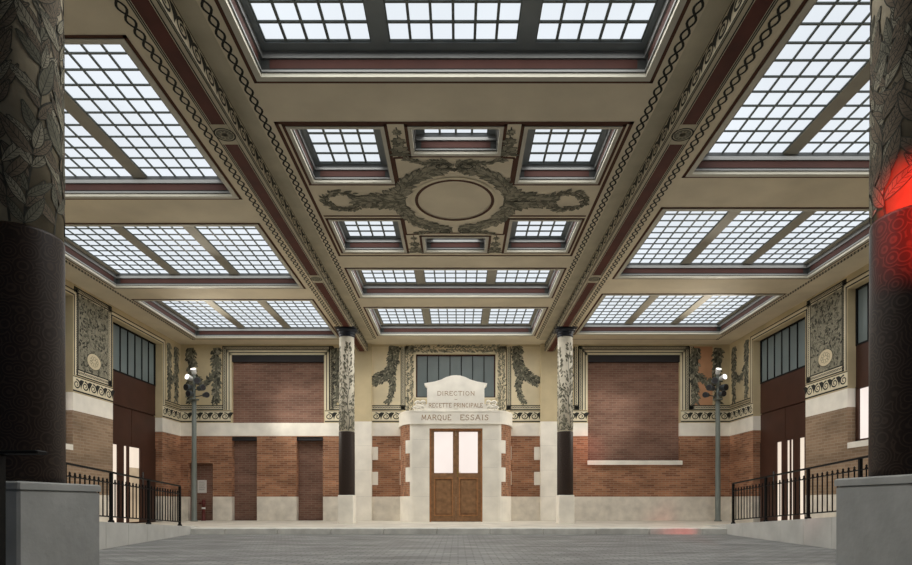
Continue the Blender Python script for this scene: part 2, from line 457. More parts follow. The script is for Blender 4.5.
# frames of the two brick niches
for a, b, zc in ((-7.31, -3.87, 0), (3.74, 7.18, 0)):
    a2, b2 = (NL[0], NL[1]) if a < 0 else (NR[0], NR[1])
    z0 = 2.87
    for d0, wd, m, k in ((0, .03, 'line_dark', 1), (.03, .075, 'cream', .8), (.105, .03, 'line_dark', 1), (.135, .06, 'cream', .8), (.195, .025, 'line_dark', 1), (.22, .06, 'cream', .8)):
        P.rect(a+d0, z0, a+d0+wd, 4.86-d0, m, k); P.rect(b-d0-wd, z0, b-d0, 4.86-d0, m, k); P.rect(a+d0, 4.86-d0-wd, b-d0, 4.86-d0, m, k)
    P.chain(False, z0, 4.78, a+.067, .02, .1, .014); P.chain(False, z0, 4.78, b-.067, .02, .1, .014)
    P.chain(True, a+.05, b-.05, 4.86-.067, .02, .1, .014)
# the window surround: leafy border and lines
P.rect(-1.63, 2.62, -1.36, 4.86, 'panel_plaster', .7); P.rect(1.215, 2.62, 1.49, 4.86, 'panel_plaster', .7); P.rect(-1.63, 4.66, 1.49, 4.86, 'panel_plaster', .7)
P.frame(WC[0]-.05, WC[2]-.05, WC[1]+.05, WC[3]+.05, .05, 'cream', 1)
for pts in ([(-1.50, 2.65), (-1.50, 4.75)], [(1.35, 2.65), (1.35, 4.75)], [(-1.6, 4.77), (1.46, 4.77)]):
    P.garland(pts, .25, 120, .07, rnd, ('leaf_light', 'leaf_light', 'leaf_mid'), under=False)
# garlands in the panels beside the window
P.rect(-2.67, 3.02, -1.78, 4.84, 'panel_plaster', .4); P.rect(1.65, 3.02, 2.55, 4.84, 'panel_plaster', .4)
for mx in (1, -1):
    X = lambda p: ((p-455.5)/32.2*mx-.078)
    Zc = lambda y: (502.5-y)/32.2
    P.garland([(X(395), Zc(346)), (X(393.5), Zc(358)), (X(391), Zc(372))], (.40, .38), 260, .10, rnd)
    P.garland([(X(391), Zc(370)), (X(383), Zc(377)), (X(373), Zc(382))], (.40, .36), 260, .10, rnd)
    P.garland([(X(391), Zc(372)), (X(393), Zc(386)), (X(391), Zc(396)), (X(387), Zc(403))], (.26, .10), 150, .09, rnd)
# hanging garlands in the corner panels
P.rect(7.3, 3.02, 8.43, 4.84, 'terracotta_plaster', .3)
P.rect(7.9, 3.02, 8.43, 4.84, 'frieze_plaster', .35)
for x0, w in ((-8.30, .34), (-7.52, .28), (7.38, .32), (8.08, .32)):
    P.garland([(x0, 4.8), (x0+.05*(1 if x0 < 0 else -1), 4.1), (x0, 3.1)], (w, w*.35), 100, .13, rnd)
for x0, x1 in ((-8.25, -7.55), (7.45, 8.05)):
    P.garland([(x0, 4.0), ((x0+x1)/2, 3.62), (x1, 4.0)], .16, 80, .11, rnd)
for x0 in (-3.75, 3.42): P.garland([(x0, 4.8), (x0, 3.1)], (.3, .16), 120, .12, rnd)
pf.build('painted_frieze', wall_back)

for wo, f, s, dh, wh in ((wall_left, lambda u, v, d: (XL+d+.001, u, v), 1, DL, WL), (wall_right, lambda u, v, d: (XR-d-.001, u, v), -1, DR, WR)):
    q = MB()
    pier = (wh[1]+.03, dh[0]-.05)
    P, rnd = frieze(q, f, [], [(wh[1], dh[0]), (dh[1], YW)], 11+s)
    # pier panel
    a, b = pier
    P.frame(a, 2.87, b, 4.86, .03, 'line_dark'); P.frame(a+.03, 2.90, b-.03, 4.83, .12, 'cream', .6); P.frame(a+.13, 3.0, b-.13, 4.76, .03, 'line_dark')
    for c in (2.95, 4.80): P.chain(True, a+.05, b-.05, c, .022, .1, .014)
    for c in (a+.08, b-.08): P.chain(False, 2.95, 4.8, c, .022, .1, .014)
    P.rect(a+.16, 3.03, b-.16, 4.73, 'leaf_light', .5)
    for i in range(640):
        u = rnd.uniform(a+.2, b-.2); v = rnd.uniform(3.06, 4.70)
        P.leaf(u, v, rnd.uniform(0, 2*PI), rnd.uniform(.07, .12), .04, rnd.choice(('leaf_dark', 'leaf_mid', 'leaf_light', 'leaf_light')), 2+rnd.random()*3, seg=4)
    um = (a+b)/2
    P.disc(um, 3.32, .27, .20, 'leaf_dark', 6); P.disc(um, 3.32, .255, .185, 'panel_plaster', 6.5)
    for i in range(9):
        t = 2*PI*i/9; P.ring(um+.12*math.cos(t), 3.32+.08*math.sin(t), .05, .045, .008, 'leaf_mid', 7, 14)
    # lines framing the openings (door and window) and the corner panel
    for (c, d) in ((dh[0], dh[1]), (wh[0], wh[1])):
        for off, w, m in ((.03, .03, 'line_dark'), (.06, .05, 'cream'), (.13, .025, 'line_dark')):
            P.rect(c-off, 4.62+off, d+off, 4.62+off+w, m, 1.5)
            P.rect(d+off, 2.87, d+off+w, 4.62+off+w, m, 1.5)
            P.rect(c-off-w, 2.87, c-off, 4.62+off+w, m, 1.5) if off < .05 else None
    P.rect(dh[1]+.16, 2.87, YW, 2.9, 'line_dark'); P.rect(dh[1]+.16, 3.0, YW, 3.03, 'line_dark')
    P.chain(True, dh[1]+.16, YW, 2.95, .022, .1, .014)
    for u0, w in ((dh[1]+.38, .22), (YW-.28, .30)):
        P.garland([(u0, 4.75), (u0, 3.1)], (w, w*.5), 110, .13, rnd)
    P.garland([(dh[1]+.4, 4.0), ((dh[1]+YW)/2+.05, 3.65), (YW-.25, 3.95)], .16, 80, .11, rnd)
    q.build('painted_frieze', wo)

# ------------------------------------------------------------------ ceiling
HL = (-7.85, -3.53); HR = (3.42, 7.68); HC = (-2.337, 2.232)
SL = [(6.13, 9.346), (10.22, 13.27), (14.03, 17.3)]
SR = [(5.45, 8.72), (9.68, 12.69), (13.66, 16.92)]
SC = [(3.5, 6.743), (12.16, 13.876), (14.59, 17.04)]
CO = [(-2.25, -.97, 7.56, 8.92), (-.66, .60, 7.56, 8.20), (.87, 2.15, 7.56, 8.92), (-2.25, -1.0, 10.05, 11.38), (-.67, .57, 10.70, 11.38), (.90, 2.15, 10.05, 11.38)]
BX = [(-3.09, -2.785), (2.675, 2.98)]
ce = MB()
holes = [(*HL, a, b) for a, b in SL]+[(*HR, a, b) for a, b in SR]+[(*HC, a, b) for a, b in SC]+CO
for a, b, c, d in cells((XL, XR, Y_NEAR, YW), holes): ce.face([(a, c, ZC), (a, d, ZC), (b, d, ZC), (b, c, ZC)], 'ceiling_plaster')
ceiling = tag(ce.build('ceiling'), 'cream plaster ceiling with painted borders between the skylights', 'ceiling', kind='structure')
pc = MB()
P = Paint(pc, lambda u, v, d: (u, v, ZC-d-.001)); rnd = random.Random(5)
for h in holes: P.frame(h[0]-.045, h[2]-.045, h[1]+.045, h[3]+.045, .045, 'line_brown')
P.frame(HC[0]-.04, 7.47, HC[1]+.04, 11.55, .05, 'line_brown', 1.4)
for xc in (-2.49, 2.38): P.chain(False, 3.0, 17.35, xc, .042, .333, .026)
for xc in (-3.335, 3.225): P.chain(False, 3.0, 17.5, xc, .045, .333, .026)
for xc in (-7.97, 7.80): P.chain(False, 6, 17.5, xc, .03, .2, .022)
for xa, xb in ((-2.80, -2.56), (2.45, 2.69)): P.rect(xa, 3, xb, 17.5, 'beam_stone', .5)
for u0, u1 in ((-8.0, -3.3), (3.2, 7.85)): P.rect(u0, 17.42, u1, 17.45, 'line_brown')
# the painted field around the oval
OX, OY = -.055, 9.44
for mx in (1, -1):
    X = lambda x: OX+mx*(x-OX)
    for a, b in (((-2.3, 8.95), (-.92, 8.95)), ((-.92, 8.95), (-.92, 8.26)), ((-.92, 8.26), (-.72, 8.24)), ((-2.3, 9.93), (-.95, 9.93)), ((-.95, 9.93), (-.95, 10.62)), ((-.95, 10.62), (-.72, 10.60))):
        P.stroke([(X(a[0]), a[1]), (X(b[0]), b[1])], .045, 'line_brown', 1.5)
    P.stroke([(X(-.74), 10.60), (X(-.5), 10.56), (OX, 10.56)], .04, 'line_brown', 1.5)
    # horns of acanthus
    near = [(-1.0, 9.35), (-.90, 9.10), (-.78, 8.9), (-.667, 8.77), (-.436, 8.61), (-.25, 8.53)]
    far = [(-.98, 9.6), (-.88, 9.88), (-.78, 10.06), (-.69, 10.18), (-.433, 10.33), (-.25, 10.38)]
    for pth, back in ((near, [(-.14, 8.50), (-.13, 8.43), (-.19, 8.37), (-.317, 8.35), (-.493, 8.40), (-.62, 8.34), (-.76, 8.28)]), (far, [(-.15, 10.40), (-.15, 10.46), (-.22, 10.50), (-.40, 10.49), (-.62, 10.53), (-.76, 10.57)])):
        pp = [(X(a), b) for a, b in pth]; bb = [(X(a), b) for a, b in back]
        P.stroke(pp, .24, 'leaf_light', 1.6, .15); P.garland(pp, (.24, .15), 150, .13, rnd, ('leaf_mid', 'leaf_light', 'leaf_light'))
        P.stroke([pp[-1]]+bb, .15, 'leaf_mid', 1.8, .03); P.garland([pp[-1]]+bb, (.12, .03), 70, .08, rnd, ('leaf_mid', 'leaf_light'))
        P.ring(X(-.23), bb[1][1]+.02, .10, .07, .02, 'leaf_dark', 7)
    # branch and wreath
    P.garland([(X(-.85), OY), (X(-1.25), OY), (X(-1.62), OY)], (.75, .22), 280, .15, rnd, ('leaf_mid', 'leaf_light', 'leaf_light'))
    P.garland([(X(-1.0), OY), (X(-1.6), OY)], (.4, .2), 120, .15, rnd, ('leaf_light', 'leaf_mid'))
    ring = [(X(-1.87)+.29*math.cos(t*2*PI/24), OY+.26*math.sin(t*2*PI/24)) for t in range(25)]
    P.garland(ring, .10, 70, .10, rnd, ('leaf_mid', 'leaf_light', 'leaf_mid'), under=False)
    P.stroke(ring, .02, 'leaf_dark', 1.5)
    for cx, y0, y1 in ((-.81, 7.60, 8.20), (-.82, 10.66, 11.38)):
        n = 3
        for i in range(n):
            y = y0+(y1-y0)*(i+.45)/n; r = .055+.03*i
            for j in range(8): P.leaf(X(cx), y, 2*PI*j/8+.2, r*1.25, r*.75, rnd.choice(('leaf_mid', 'leaf_light')), 2+j*.1, seg=4)
            P.disc(X(cx), y, r*.4, r*.4, 'leaf_dark', 3); P.disc(X(cx), y, r*.25, r*.25, 'leaf_light', 3.5)
        for sg in (1, -1): P.leaf(X(cx), y1-.05, PI/2+sg*1.3, .17, .07, 'leaf_mid', 2.5, seg=5)
        P.stroke([(X(cx), y0-.02), (X(cx), y1)], .015, 'leaf_dark', 1.4)
P.ring(OX, OY, .70, .70, .055, 'cream', 6); P.ring(OX, OY, .645, .645, .05, 'line_brown', 6.2, 48)
for i in range(5): P.leaf(OX+(i-2)*.05, 8.50, PI/2+(i-2)*.5, .10, .04, 'leaf_mid', 3, seg=4)
pc.build('painted_ornament', ceiling)

def beam(side, x0, x1):
    s = 1 if side == 'left' else -1
    b = MB(); b.box(x0, x1, Y_NEAR, YW, 4.665, ZC+.01, 'beam_stone')
    o = tag(b.build('ceiling_beam'), f'painted beam over the {side} columns with a long red soffit panel', 'beam', kind='structure')
    q = MB(); P = Paint(q, lambda u, v, d: (u, v, 4.665-d-.0005))
    xm = (x0+x1)/2-.018*s*1
    r0, r1 = xm-.085, xm+.085
    P.rect(r0-.022, Y_NEAR, r1+.022, YW, 'line_dark', 1); P.rect(r0-.006, Y_NEAR, r1+.006, YW, 'cream', 1.5); P.rect(r0, Y_NEAR, r1, YW, 'soffit_red', 2)
    for e in (x0+.006, x1-.018): P.rect(e, Y_NEAR, e+.012, YW, 'line_dark', 1)
    for y, r in ((7.35, .105), (12.1, .09)):
        P.rect(r0-.02, y-.2, r1+.02, y+.2, 'beam_stone', 3); P.ring(xm, y, r+.03, r+.03, .02, 'line_dark', 3.5); P.disc(xm, y, r, r, 'leaf_mid', 3.6)
        for i in range(10): P.leaf(xm, y, 2*PI*i/10, r*.9, .035, 'leaf_light', 4, seg=4)
    xi = x1 if s > 0 else x0
    P2 = Paint(q, lambda u, v, d: (xi+s*(d+.0005), u, v))
    P2.rect(Y_NEAR, 4.665, YW, 4.685, 'line_dark'); P2.rect(Y_NEAR, 4.88, YW, 4.895, 'line_dark')
    P2.wave(3, YW, 4.69, 4.88, .33, flip=-1)
    q.build('painted_border', o)
beam('left', *BX[0]); beam('right', *BX[1])

# ------------------------------------------------------------------ skylights
wn = 0; DAY = []
def strip_ring(mb, x0, x1, y0, y1, z0, z1, m):
    mb.face([(x0, y0, z0), (x1, y0, z0), (x1, y0, z1), (x0, y0, z1)], m); mb.face([(x0, y1, z0), (x1, y1, z0), (x1, y1, z1), (x0, y1, z1)], m)
    mb.face([(x0, y0, z0), (x0, y1, z0), (x0, y1, z1), (x0, y0, z1)], m); mb.face([(x1, y0, z0), (x1, y1, z0), (x1, y1, z1), (x1, y0, z1)], m)
def box_ring(mb, x0, x1, y0, y1, w, z0, z1, m):
    mb.box(x0, x1, y0, y0+w, z0, z1, m); mb.box(x0, x1, y1-w, y1, z0, z1, m)
    mb.box(x0, x0+w, y0+w, y1-w, z0, z1, m); mb.box(x1-w, x1, y0+w, y1-w, z0, z1, m)
def skylight(x0, x1, y0, y1, cols, mx, my, mull, rows, label, mo=.06, rise=.3, bar=.03, steel='steel_grey'):
    """cols: panes across in each glazed panel; mx, my: grey margins; mull: mullion width"""
    global wn
    wn += 1
    zg = ZC+rise-.007
    t = thing(f'window_{wn}', ((x0+x1)/2, (y0+y1)/2, ZC), label, 'skylight', kind='structure')
    f = MB(); box_ring(f, x0, x1, y0, y1, mo, ZC-.012, ZC+.035, 'moulding_white'); f.build('moulding', t)
    a, b, c, d = x0+mo, x1-mo, y0+mo, y1-mo
    k = rise/.3
    rv = MB(); strip_ring(rv, a, b, c, d, ZC+.03, zg, 'groove_dark')
    e = .004; g = min(.1, (b-a)*.08); z0, z1 = ZC+.085*k, ZC+.185*k
    for y in (c+e, d-e): rv.face([(a+g, y, z0), (b-g, y, z0), (b-g, y, z1), (a+g, y, z1)], 'groove_red')
    for x in (a+e, b-e): rv.face([(x, c+g, z0), (x, d-g, z0), (x, d-g, z1), (x, c+g, z1)], 'groove_red')
    box_ring(rv, a, b, c, d, .025, ZC+.19*k, zg, 'lip_grey')
    box_ring(rv, a, b, c, d, .018, ZC+.035, ZC+.06*k, 'lip_grey')
    rv.build('reveal', t)
    mx = mx if isinstance(mx, tuple) else (mx, mx)
    gx0, gx1, gy0, gy1 = a+mx[0], b-mx[1], c+my, d-my
    n = len(cols); tot = sum(cols); pw = (gx1-gx0-mull*(n-1))/tot
    panels = []; x = gx0
    for q in cols: panels.append((x, x+q*pw, q)); x += q*pw+mull
    pl = MB()
    for A, B, C_, D in cells((a, b, c, d), [(p[0], p[1], gy0, gy1) for p in panels]): pl.box(A, B, C_, D, zg-.02, zg+.03, steel)
    pl.build('frame', t)
    for p0, p1, q in panels:
        gl = MB(); gl.face([(p0, gy0, zg+.015), (p1, gy0, zg+.015), (p1, gy1, zg+.015), (p0, gy1, zg+.015)], 'sky_pane'); go = gl.build('glazed_panel', t)
        br = MB(); h = bar/2
        for i in range(q+1):
            xx = p0+(p1-p0)*i/q; br.box(max(p0, xx-h), min(p1, xx+h), gy0, gy1, zg-.006, zg+.012, 'bar_grey')
        for j in range(rows+1):
            yy = gy0+(gy1-gy0)*j/rows; br.box(p0, p1, max(gy0, yy-h), min(gy1, yy+h), zg-.005, zg+.011, 'bar_grey')
        br.build('glazing_bars', go)
    DAY.append((gx0, gx1, gy0, gy1, zg-.05))
od = {0: 'nearest', 1: 'middle', 2: 'farthest'}
for i, (a, b) in enumerate(SL): skylight(*HL, a, b, (5, 5, 5), (.10, .22), .005, .21, 12, f'{od[i]} of the three long skylights over the left aisle', mo=.07, bar=.024, steel='steel_warm')
for i, (a, b) in enumerate(SR): skylight(*HR, a, b, (5, 5, 5), (.22, .10), .005, .21, 12, f'{od[i]} of the three long skylights over the right aisle', mo=.07, bar=.024, steel='steel_warm')
nm = ['large three-part skylight of the centre bay, cut by the top of the picture', 'wide three-part skylight of the centre bay just beyond the painted oval', 'wide three-part skylight of the centre bay closest to the back wall']
for i, (a, b) in enumerate(SC): skylight(*HC, a, b, (5, 6, 5), .09, .14 if i == 0 else .09, .2, (11, 5, 8)[i], nm[i], mo=.07, steel='steel_grey' if i == 0 else 'steel_warm')
cn = ['corner skylight beside the painted oval, near left', 'short skylight between the two near corner skylights of the oval panel', 'corner skylight beside the painted oval, near right',
      'corner skylight beside the painted oval, far left', 'short skylight between the two far corner skylights of the oval panel', 'corner skylight beside the painted oval, far right']
for i, h in enumerate(CO):
    skylight(*h, (4,), ((.09, .14), .13, (.14, .09))[i % 3], .05 if i not in (1, 4) else .01, 0, (5, 2, 5, 5, 2, 5)[i], cn[i], mo=.05, rise=.27)

# ------------------------------------------------------------------ wall windows and doors
def wall_window(fn, u0, u1, v0, v1, dep, nb, label, glass='window_glass', frame='black_iron', bar=.022):
    """vertical-bar window; fn(u, v, d)"""
    global wn
    wn += 1
    base = fn((u0+u1)/2, v0, dep)
    t = thing(f'window_{wn}', base, label, 'window', kind='structure')
    def bx(mb, a, b, c, d, d0, d1, m):
        mb.loft([[fn(a, c, d0), fn(b, c, d0), fn(b, d, d0), fn(a, d, d0)], [fn(a, c, d1), fn(b, c, d1), fn(b, d, d1), fn(a, d, d1)]], m, True, True)
    f = MB(); w = .04
    bx(f, u0, u1, v0, v0+w, dep-.06, dep, frame); bx(f, u0, u1, v1-w, v1, dep-.06, dep, frame)
    bx(f, u0, u0+w, v0+w, v1-w, dep-.06, dep, frame); bx(f, u1-w, u1, v0+w, v1-w, dep-.06, dep, frame)
    f.build('window_frame', t)
    g = MB(); bx(g, u0+w, u1-w, v0+w, v1-w, dep-.025, dep-.015, glass); g.build('glass', t)
    b = MB()
    for i in range(1, nb): 
        u = u0+(u1-u0)*i/nb; bx(b, u-bar/2, u+bar/2, v0+w, v1-w, dep-.05, dep-.026, 'black_iron')
    b.build('glazing_bars', t)
wall_window(fb, *WC, .15, 7, 'wide barred window high above the stone portal on the back wall', frame='groove_red')
wall_window(fL, DL[0], DL[1], 3.38, 4.62, .26, 7, 'tall barred fanlight over the dark doorway of the left wall')
wall_window(fR, DR[0], DR[1], 3.38, 4.62, .26, 7, 'tall barred fanlight over the dark doorway of the right wall')
wall_window(fL, WL[0], WL[1], 3.38, 4.62, .23, 7, 'barred upper window next to the dark column on the left wall')
wall_window(fR, WR[0], WR[1], 3.38, 4.62, .23, 7, 'barred upper window next to the red-lit column on the right wall')
dn = 0
def boxf(mb, fn, a, b, c, d, d0, d1, m):
    mb.loft([[fn(a, c, d0), fn(b, c, d0), fn(b, d, d0), fn(a, d, d0)], [fn(a, c, d1), fn(b, c, d1), fn(b, d, d1), fn(a, d, d1)]], m, True, True)
def side_door(fn, dh, lit, zt, label):
    global dn
    dn += 1
    u0, u1 = dh[0], dh[1]
    t = thing(f'door_{dn}', fn((u0+u1)/2, ZP, .26), label, 'door', kind='structure')
    p = MB(); D = .26
    boxf(p, fn, u0, u1, 2.53, 3.38, D-.05, D, 'brown_metal'); p.build('upper_panel', t)
    q = MB()
    for a, b in ((u0, (u0+u1)/2-.01), ((u0+u1)/2+.01, u1)): boxf(q, fn, a, b, zt, 2.50, D-.045, D, 'brown_metal')
    q.build('middle_panel', t)
    # door leaves: brown uprights between lit glass
    edges = []
    last = u0
    for a, b in sorted(lit):
        if a > last+.005: edges.append((last, a))
        last = b
    edges.append((last, u1))
    m = MB()
    for a, b in edges: boxf(m, fn, a, b, ZP, zt, D-.06, D, 'brown_metal')
    boxf(m, fn, u0, u1, zt-.03, zt+.03, D-.065, D, 'brown_metal')
    boxf(m, fn, u0, u1, ZP, 3.4, D, D+.02, 'brown_metal')
    m.build('door_frame', t)
    for a, b in lit:
        g = MB(); boxf(g, fn, a, b, .95, zt-.03, D-.02, D-.01, 'lit_glass'); boxf(g, fn, a, b, ZP+.03, .95, D-.02, D-.01, 'lit_glass' if b-a < .4 else 'lit_room')
        boxf(g, fn, a, b, ZP, ZP+.03, D-.03, D, 'brown_metal')
        g.build('glass', t)
    h = MB(); a = max(lit, key=lambda r: r[1])[1]; h.tube([fn(a+.06, .35, D-.1), fn(a+.06, .85, D-.1)], .012, 'lamp_grey')
    for v in (.4, .8): h.tube([fn(a+.06, v, D-.1), fn(a+.06, v, D-.05)], .008, 'lamp_grey')
    h.build('handle', t)
side_door(fL, DL, [(14.75, 15.03), (15.30, 15.46), (15.55, 16.09)], 1.53, 'dark brown doorway in the left wall with a lit glass door')
side_door(fR, DR, [(14.45, 14.69), (14.95, 15.07), (15.10, 15.25), (15.48, 15.73)], 1.66, 'dark brown doorway in the right wall with narrow lit panes')
for fn, wh, side in ((fL, WL, 'left'), (fR, WR, 'right')):
    wn += 1
    t = thing(f'window_{wn}', fn((wh[0]+wh[1])/2, 1.29, .23), f'lit lower window with white sill beside the {side} foreground column', 'window', kind='structure')
    D = .23
    m = MB(); boxf(m, fn, wh[0], wh[1], 2.48, 3.38, D-.05, D, 'brown_metal'); m.build('upper_panel', t)
    m = MB()
    for a, b in ((wh[1]-.09, wh[1]), (wh[0], wh[0]+.09), (wh[1]-.66, wh[1]-.58), (wh[0]+.58, wh[0]+.66)): boxf(m, fn, a, b, 1.29, 2.48, D-.06, D, 'brown_metal')
    boxf(m, fn, wh[0], wh[1], 1.29, 1.36, D-.06, D, 'brown_metal'); boxf(m, fn, wh[0], wh[1], 2.44, 2.50, D-.06, D, 'brown_metal'); boxf(m, fn, wh[0], wh[1], 1.29, 3.4, D, D+.02, 'brown_metal'); m.build('window_frame', t)
    m = MB(); boxf(m, fn, wh[0]+.05, wh[1]-.05, 1.33, 2.47, D-.02, D-.01, 'lit_glass_cool'); m.build('glass', t)
    m = MB(); boxf(m, fn, wh[0], wh[1], 1.17, 1.295, -.006, D, 'stone'); m.build('sill', t)

# ------------------------------------------------------------------ stone portal in the middle of the back wall
PX0, PX1, PY = -1.29, 1.15, 16.8
D0, D1, DZ = -.83, .71, 2.15
portal = thing('entrance_portal', ((PX0+PX1)/2, PY+.3, ZP), 'white stone portal with curved brick flanks and engraved attic', 'portal')
def arc(cx, sgn, off, t0, t1, n=10):
    return [(cx+sgn*(.48+off)*math.cos(t), YW-.016-(1.184+off)*math.sin(t)) for t in [t0+(t1-t0)*i/n for i in range(n+1)]]
def sheet(mb, pts, z0, z1, m, smooth=True):
    mb.loft([[(x, y, z0) for x, y in pts], [(x, y, z1) for x, y in pts]], m, smooth=smooth, closed=False)
def shell(mb, pa, pb, z0, z1, m):
    ring = pa+pb[::-1]
    mb.loft([[(x, y, z0) for x, y in ring], [(x, y, z1) for x, y in ring]], m, True, True)
bd = MB()
bd.box(PX0-.002, D0, PY, PY+.35, ZP, 2.28, 'stone'); bd.box(D1, PX1+.002, PY, PY+.35, ZP, 2.28, 'stone'); bd.box(D0, D1, PY, PY+.35, DZ, 2.28, 'stone')
for a, b in ((PX0, D0), (D1, PX1)):
    for z in (.18, 1.02, 1.83): bd.box(a, b, PY-.001, PY+.1, z-.002, z+.002, 'joint')
for cx, sg in ((PX0, -1), (PX1, 1)):
    shell(bd, arc(cx, sg, .012, 0, PI/2), arc(cx, sg, -.3, 0, PI/2), ZP, .18, 'stone')
    for z0, z1 in ((1.43, 1.81), (.60, 1.02)): shell(bd, arc(cx, sg, .008, PI*.335, PI/2, 5), arc(cx, sg, -.1, PI*.335, PI/2, 5), z0, z1, 'stone')
    shell(bd, arc(cx, sg, .006, PI*.43, PI/2, 3), arc(cx, sg, -.1, PI*.43, PI/2, 3), .18, 2.28, 'stone')
    for z0, z1 in ((1.32, 1.72), (.54, .95)): shell(bd, arc(cx, sg, .02, 0, PI*.10, 3), arc(cx, sg, -.1, 0, PI*.10, 3), z0, z1, 'stone')
bd.build('stone_body', portal)
for cx, sg in ((PX0, -1), (PX1, 1)):
    fk = MB(); shell(fk, arc(cx, sg, 0, 0, PI/2, 14), arc(cx, sg, -.25, 0, PI/2, 14), .18, 2.28, 'brick_red'); fk.build('brick_flank', portal)
en = MB()
def plan(off): return arc(PX0, -1, off, 0, PI/2, 12)+arc(PX1, 1, off, PI/2, 0, 12)
for off, z0, z1 in ((.05, 2.27, 2.30), (.044, 2.30, 2.62), (.055, 2.62, 2.66)): en.prism(plan(off), z0, z1, 'stone')
en.build('entablature', portal)
at = MB(); cx = -.065
half = [(.83, 2.66), (.83, 3.32), (.845, 3.36), (.90, 3.40), (.91, 3.45), (.80, 3.47), (.62, 3.50), (.42, 3.56), (.28, 3.63), (.12, 3.675), (0, 3.685)]
ol = [(cx+a, z) for a, z in half]+[(cx-a, z) for a, z in half[-2::-1]]
at.loft([[(x, PY-.02, z) for x, z in ol], [(x, PY+.28, z) for x, z in ol]], 'stone', True, True)
at.build('attic', portal)
for sg in (-1, 1):
    vo = MB(); c0 = (cx+sg*1.0, 2.80)
    for (dx, dz, r) in ((-.06, .09, .075), (.10, .07, .085), (-.02, -.05, .07), (.17, -.07, .07), (.06, -.08, .06)):
        pts = []
        for i in range(22):
            t = i/21; th = 2*PI*1.6*t; rr = r*(1-.75*t); pts.append((c0[0]+sg*(dx+rr*math.cos(th)), PY+.03, c0[1]+dz+rr*math.sin(th)))
        vo.tube(pts, .026, 'stone', 8, .014)
    vo.box(c0[0]-.17, c0[0]+.17, PY+.03, PY+.15, 2.655, 2.86, 'stone')
    vo.build('scroll_ornament', portal)

GL = {  # stroke letters, unit height; polylines (x, y)
 'D': (.72, [[(.12, 0), (.12, 1)], [(.12, 1), (.4, 1), (.6, .85), (.68, .5), (.6, .15), (.4, 0), (.12, 0)]]),
 'I': (.30, [[(.15, 0), (.15, 1)]]), 'R': (.70, [[(.12, 0), (.12, 1)], [(.12, 1), (.45, 1), (.6, .88), (.6, .66), (.45, .52), (.12, .52)], [(.36, .52), (.66, 0)]]),
 'E': (.60, [[(.12, 0), (.12, 1)], [(.12, 1), (.55, 1), (.55, .86)], [(.12, .52), (.42, .52)], [(.12, 0), (.57, 0), (.57, .15)]]),
 'C': (.72, [[(.64, .82), (.5, .98), (.35, 1), (.18, .85), (.1, .5), (.18, .15), (.35, 0), (.5, .02), (.65, .2)]]),
 'T': (.66, [[(.33, 0), (.33, 1)], [(.05, .86), (.05, 1), (.61, 1), (.61, .86)]]),
 'O': (.78, [[(.39, 1), (.2, .9), (.08, .5), (.2, .1), (.39, 0), (.58, .1), (.7, .5), (.58, .9), (.39, 1)]]),
 'N': (.74, [[(.12, 0), (.12, 1), (.62, 0), (.62, 1)]]), 'P': (.62, [[(.12, 0), (.12, 1)], [(.12, 1), (.42, 1), (.57, .88), (.57, .64), (.42, .5), (.12, .5)]]),
 'A': (.74, [[(.06, 0), (.37, 1), (.68, 0)], [(.18, .36), (.56, .36)]]), 'L': (.58, [[(.12, 1), (.12, 0), (.55, 0), (.55, .16)]]),
 'M': (.86, [[(.1, 0), (.16, 1), (.43, .15), (.70, 1), (.76, 0)]]), 'Q': (.78, [[(.39, 1), (.2, .9), (.08, .5), (.2, .1), (.39, 0), (.58, .1), (.7, .5), (.58, .9), (.39, 1)], [(.42, .1), (.62, -.14), (.74, -.12)]]),
 'U': (.72, [[(.12, 1), (.12, .3), (.22, .05), (.36, 0), (.5, .05), (.6, .3), (.6, 1)]]),
 'S': (.58, [[(.5, .8), (.48, .95), (.3, 1), (.14, .9), (.12, .7), (.3, .54), (.46, .42), (.5, .22), (.4, .05), (.26, 0), (.1, .06), (.08, .24)]]),
 '-': (.5, [[(.05, .5), (.45, .5)]]), ' ': (.45, [])}
def lettering(text, cx, z, h, width, yf):
    tot = sum(GL[c][0] for c in text)+.10*(len(text)-1); k = width/tot
    mb = MB(); x = cx-width/2
    P = Paint(mb, lambda u, v, d: (u, yf-d, v), .002)
    for c in text:
        w, st = GL[c]
        if c in 'MNAELTRPD': st = [list(q) for pl in st for q in (zip(pl, pl[1:]) if len(pl) < 6 or c in 'MN' else [pl])]
        for pl in st:
            P.stroke([(x+a*k, z+b*h) for a, b in pl], .125*h, 'gilt_letter', 1+.02*(len(mb.f) % 7))
            if c not in '-OQCSU':
                for a, b in (pl[0], pl[-1]):
                    if b in (0, 1): P.rect(x+a*k-.11*k, z+b*h-.028*h, x+a*k+.11*k, z+b*h+.028*h, 'gilt_letter', 1.3)
        x += (w+.10)*k
    return mb.build('lettering', portal)
lettering('DIRECTION', cx+.005, 3.10, .115, 1.09, PY-.02)
lettering('-', cx+.005, 2.93, .10, .10, PY-.02)
lettering('RECETTE', cx-.455, 2.755, .115, .66, PY-.02)
lettering('PRINCIPALE', cx+.36, 2.755, .115, .84, PY-.02)
lettering('-', cx+.005, 2.675, .06, .14, PY-.02)
lettering('MARQUE', cx-.565, 2.385, .145, .86, PY-.044)
lettering('ESSAIS', cx+.535, 2.385, .145, .83, PY-.044)

